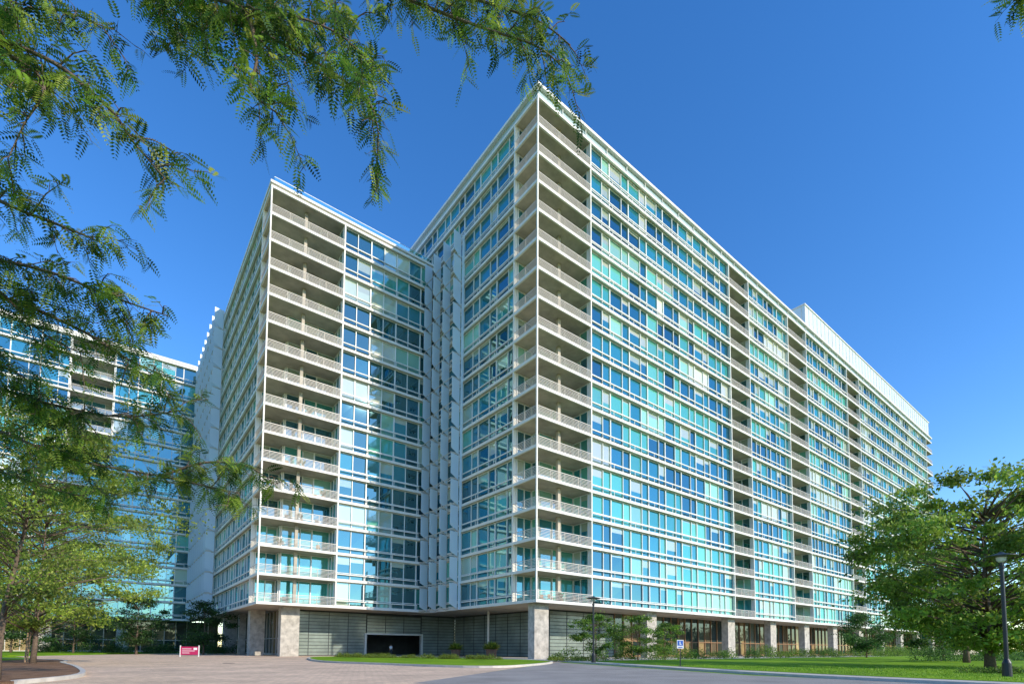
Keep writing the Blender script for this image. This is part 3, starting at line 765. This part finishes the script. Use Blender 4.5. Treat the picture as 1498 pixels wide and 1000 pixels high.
def planter(x,y,s):
    e=empty('planter',0,(x,y,0)); m=MB()
    lathe_mesh(m,0,0,[(0.34*s,0.0),(0.42*s,0.1),(0.5*s,0.7*s),(0.56*s,0.72*s),(0.56*s,0.82*s),(0.48*s,0.82*s),(0.46*s,0.74*s)],18)
    m.make('pot',[mat_simple('terracotta_brown',(0.16,0.09,0.06),0.7)],e)
    n=260; V=np.empty((n,4,3))
    for i in range(n):
        a=rd.uniform(0,6.28); el=rd.uniform(0.2,1.45); L=rd.uniform(0.6,1.1)*s
        d=np.array([math.cos(a)*math.cos(el),math.sin(a)*math.cos(el),math.sin(el)]); b0=np.array([0.15*math.cos(a),0.15*math.sin(a),0.76*s])
        sd=np.array([-math.sin(a),math.cos(a),0])*0.07*s
        V[i,0]=b0; V[i,1]=b0+d*L*0.5+sd; V[i,2]=b0+d*L-np.array([0,0,0.15*L]); V[i,3]=b0+d*L*0.5-sd
    quads_object('plant',V,YELG[rg.integers(0,4,n)]*rg.uniform(0.6,1.2,(n,1)),[M_leaf],e)
planter(-7.8,71.5,1.3); planter(-2.7,67.5,1.4)
for i,(x,y) in enumerate(((-33.6,35.5),(-34.3,36.4))):
    e=empty('wooden_stake',0,(x,y,0)); m=MB()
    m.tube([(0,0,0.0),(0.06,0,1.1),(0.1+0.05*i,0,2.2)],[0.05,0.047,0.045],8); m.tube([(0.1+0.05*i,0,2.1),(0.6,0,2.0),(1.2,-0.3,1.95)],[0.012]*3,5)
    m.make('stake',[mat_simple('timber',(0.3,0.2,0.12),0.8,noise=0.3,nscale=8)],e)
e=empty('manhole_cover',0,(-22,40,0)); m=MB(); lathe_mesh(m,0,0,[(0.42,0.005),(0.42,0.02),(0.36,0.02),(0.36,0.014)],24); m.make('cover',[M_black],e)

def person(x,y,rot):
    e=empty('pedestrian',rot,(x,y,0.015))
    def skin(name,verts,edges,rad,mat,root=0):
        me=D.meshes.new(name); me.from_pydata(verts,edges,[]); o=D.objects.new(name,me); scene.collection.objects.link(o); o.parent=e
        me.materials.append(mat)
        md=o.modifiers.new('s','SKIN')
        for i,r in enumerate(rad):
            me.skin_vertices[0].data[i].radius=r
        me.skin_vertices[0].data[root].use_root=True
        sb=o.modifiers.new('ss','SUBSURF'); sb.levels=2; sb.render_levels=2; return o
    skn=mat_simple('skin',(0.5,0.3,0.21),0.5); sh=mat_simple('white_shirt',(0.75,0.75,0.74),0.8); tr_=mat_simple('dark_trousers',(0.04,0.045,0.06),0.8); hr=mat_simple('hair',(0.04,0.025,0.015),0.7)
    skin('trousers',[(0,0,0.95),(0.09,0,0.90),(0.10,-0.10,0.50),(0.10,-0.16,0.10),(-0.09,0,0.90),(-0.10,0.04,0.50),(-0.10,0.22,0.13)],[(0,1),(1,2),(2,3),(0,4),(4,5),(5,6)],
         [(0.15,0.11)]+[(0.095,0.095),(0.065,0.065),(0.05,0.05)]*2,tr_)
    skin('shoe_1',[(0.10,-0.14,0.05),(0.10,-0.32,0.035)],[(0,1)],[(0.045,0.045),(0.04,0.03)],hr)
    skin('shoe_2',[(-0.10,0.24,0.07),(-0.10,0.08,0.03)],[(0,1)],[(0.045,0.045),(0.04,0.03)],hr)
    skin('shirt',[(0,0,0.98),(0,-0.01,1.2),(0,-0.01,1.38),(0,0,1.46),(0.18,0,1.41),(0.23,0.06,1.16),(-0.18,0,1.41),(-0.23,-0.05,1.16)],[(0,1),(1,2),(2,3),(2,4),(4,5),(2,6),(6,7)],
         [(0.15,0.10),(0.15,0.10),(0.17,0.11),(0.07,0.06),(0.07,0.07),(0.05,0.05),(0.07,0.07),(0.05,0.05)],sh)
    for s,y1 in ((1,-0.02),(-1,-0.2)):
        skin('forearm',[(0.23*s,0.06*s,1.17),(0.24*s,y1,0.95),(0.24*s,y1-0.04,0.86),(0.235*s,y1-0.05,0.80)],[(0,1),(1,2),(2,3)],[(0.042,0.042),(0.03,0.03),(0.035,0.02),(0.02,0.012)],skn)
    skin('head',[(0,0,1.45),(0,-0.01,1.55),(0,-0.02,1.63),(0,-0.01,1.70)],[(0,1),(1,2),(2,3)],[(0.055,0.055),(0.06,0.07),(0.078,0.092),(0.06,0.07)],skn)
    skin('nose',[(0,-0.10,1.63),(0,-0.125,1.605)],[(0,1)],[(0.012,0.012),(0.014,0.012)],skn)
    skin('hair',[(0,0.03,1.62),(0,0.015,1.70),(0,-0.02,1.735)],[(0,1),(1,2)],[(0.075,0.08),(0.08,0.09),(0.06,0.06)],hr)
person(-18.6,79.0,0.6)

# ============================================================ LIGHT, SKY, CAMERA
lx,ly=0.37,-0.93   # sun azimuth in the buildings' own axes
sun_az_vec=Vector((lx*0.7875-ly*0.6163, lx*0.6163+ly*0.7875))
el=math.radians(25)
world=D.worlds.new('World'); scene.world=world; world.use_nodes=True
nt=world.node_tree; nt.nodes.clear()
wo=nt.nodes.new('ShaderNodeOutputWorld'); bg=nt.nodes.new('ShaderNodeBackground')
sk=nt.nodes.new('ShaderNodeTexSky'); sk.sky_type='NISHITA'; sk.sun_disc=False
sk.sun_elevation=el; sk.sun_rotation=math.atan2(sun_az_vec.x,sun_az_vec.y)
sk.altitude=200; sk.air_density=1.0; sk.dust_density=0.1; sk.ozone_density=2.5
hs=nt.nodes.new('ShaderNodeHueSaturation'); hs.inputs['Hue'].default_value=0.508; hs.inputs['Saturation'].default_value=1.3; hs.inputs['Value'].default_value=1.9
nt.links.new(sk.outputs[0],hs.inputs['Color']); nt.links.new(hs.outputs[0],bg.inputs['Color'])
bg.inputs['Strength'].default_value=0.15
nt.links.new(bg.outputs[0],wo.inputs['Surface'])
L=D.lights.new('sun','SUN'); L.energy=5.0; L.angle=math.radians(0.5); L.color=(1.0,0.89,0.72)
lo=D.objects.new('sun',L); scene.collection.objects.link(lo)
h=sun_az_vec.normalized()
sd=Vector((h.x*math.cos(el),h.y*math.cos(el),math.sin(el)))
lo.rotation_euler=sd.to_track_quat('Z','Y').to_euler(); lo.location=sd*100
cam=D.cameras.new('camera'); co=D.objects.new('camera',cam); scene.collection.objects.link(co)
cam.sensor_width=36; cam.lens=18.02; cam.shift_y=0.268; cam.clip_end=8000; cam.clip_start=0.1
R=Matrix.Rotation(math.radians(93.5),4,'X')@Matrix.Rotation(math.radians(0.35),4,'Z')
co.matrix_world=Matrix.Translation((0,0,1.3))@R
scene.camera=co
scene.view_settings.view_transform='Standard'; scene.view_settings.look='None'; scene.view_settings.exposure=0
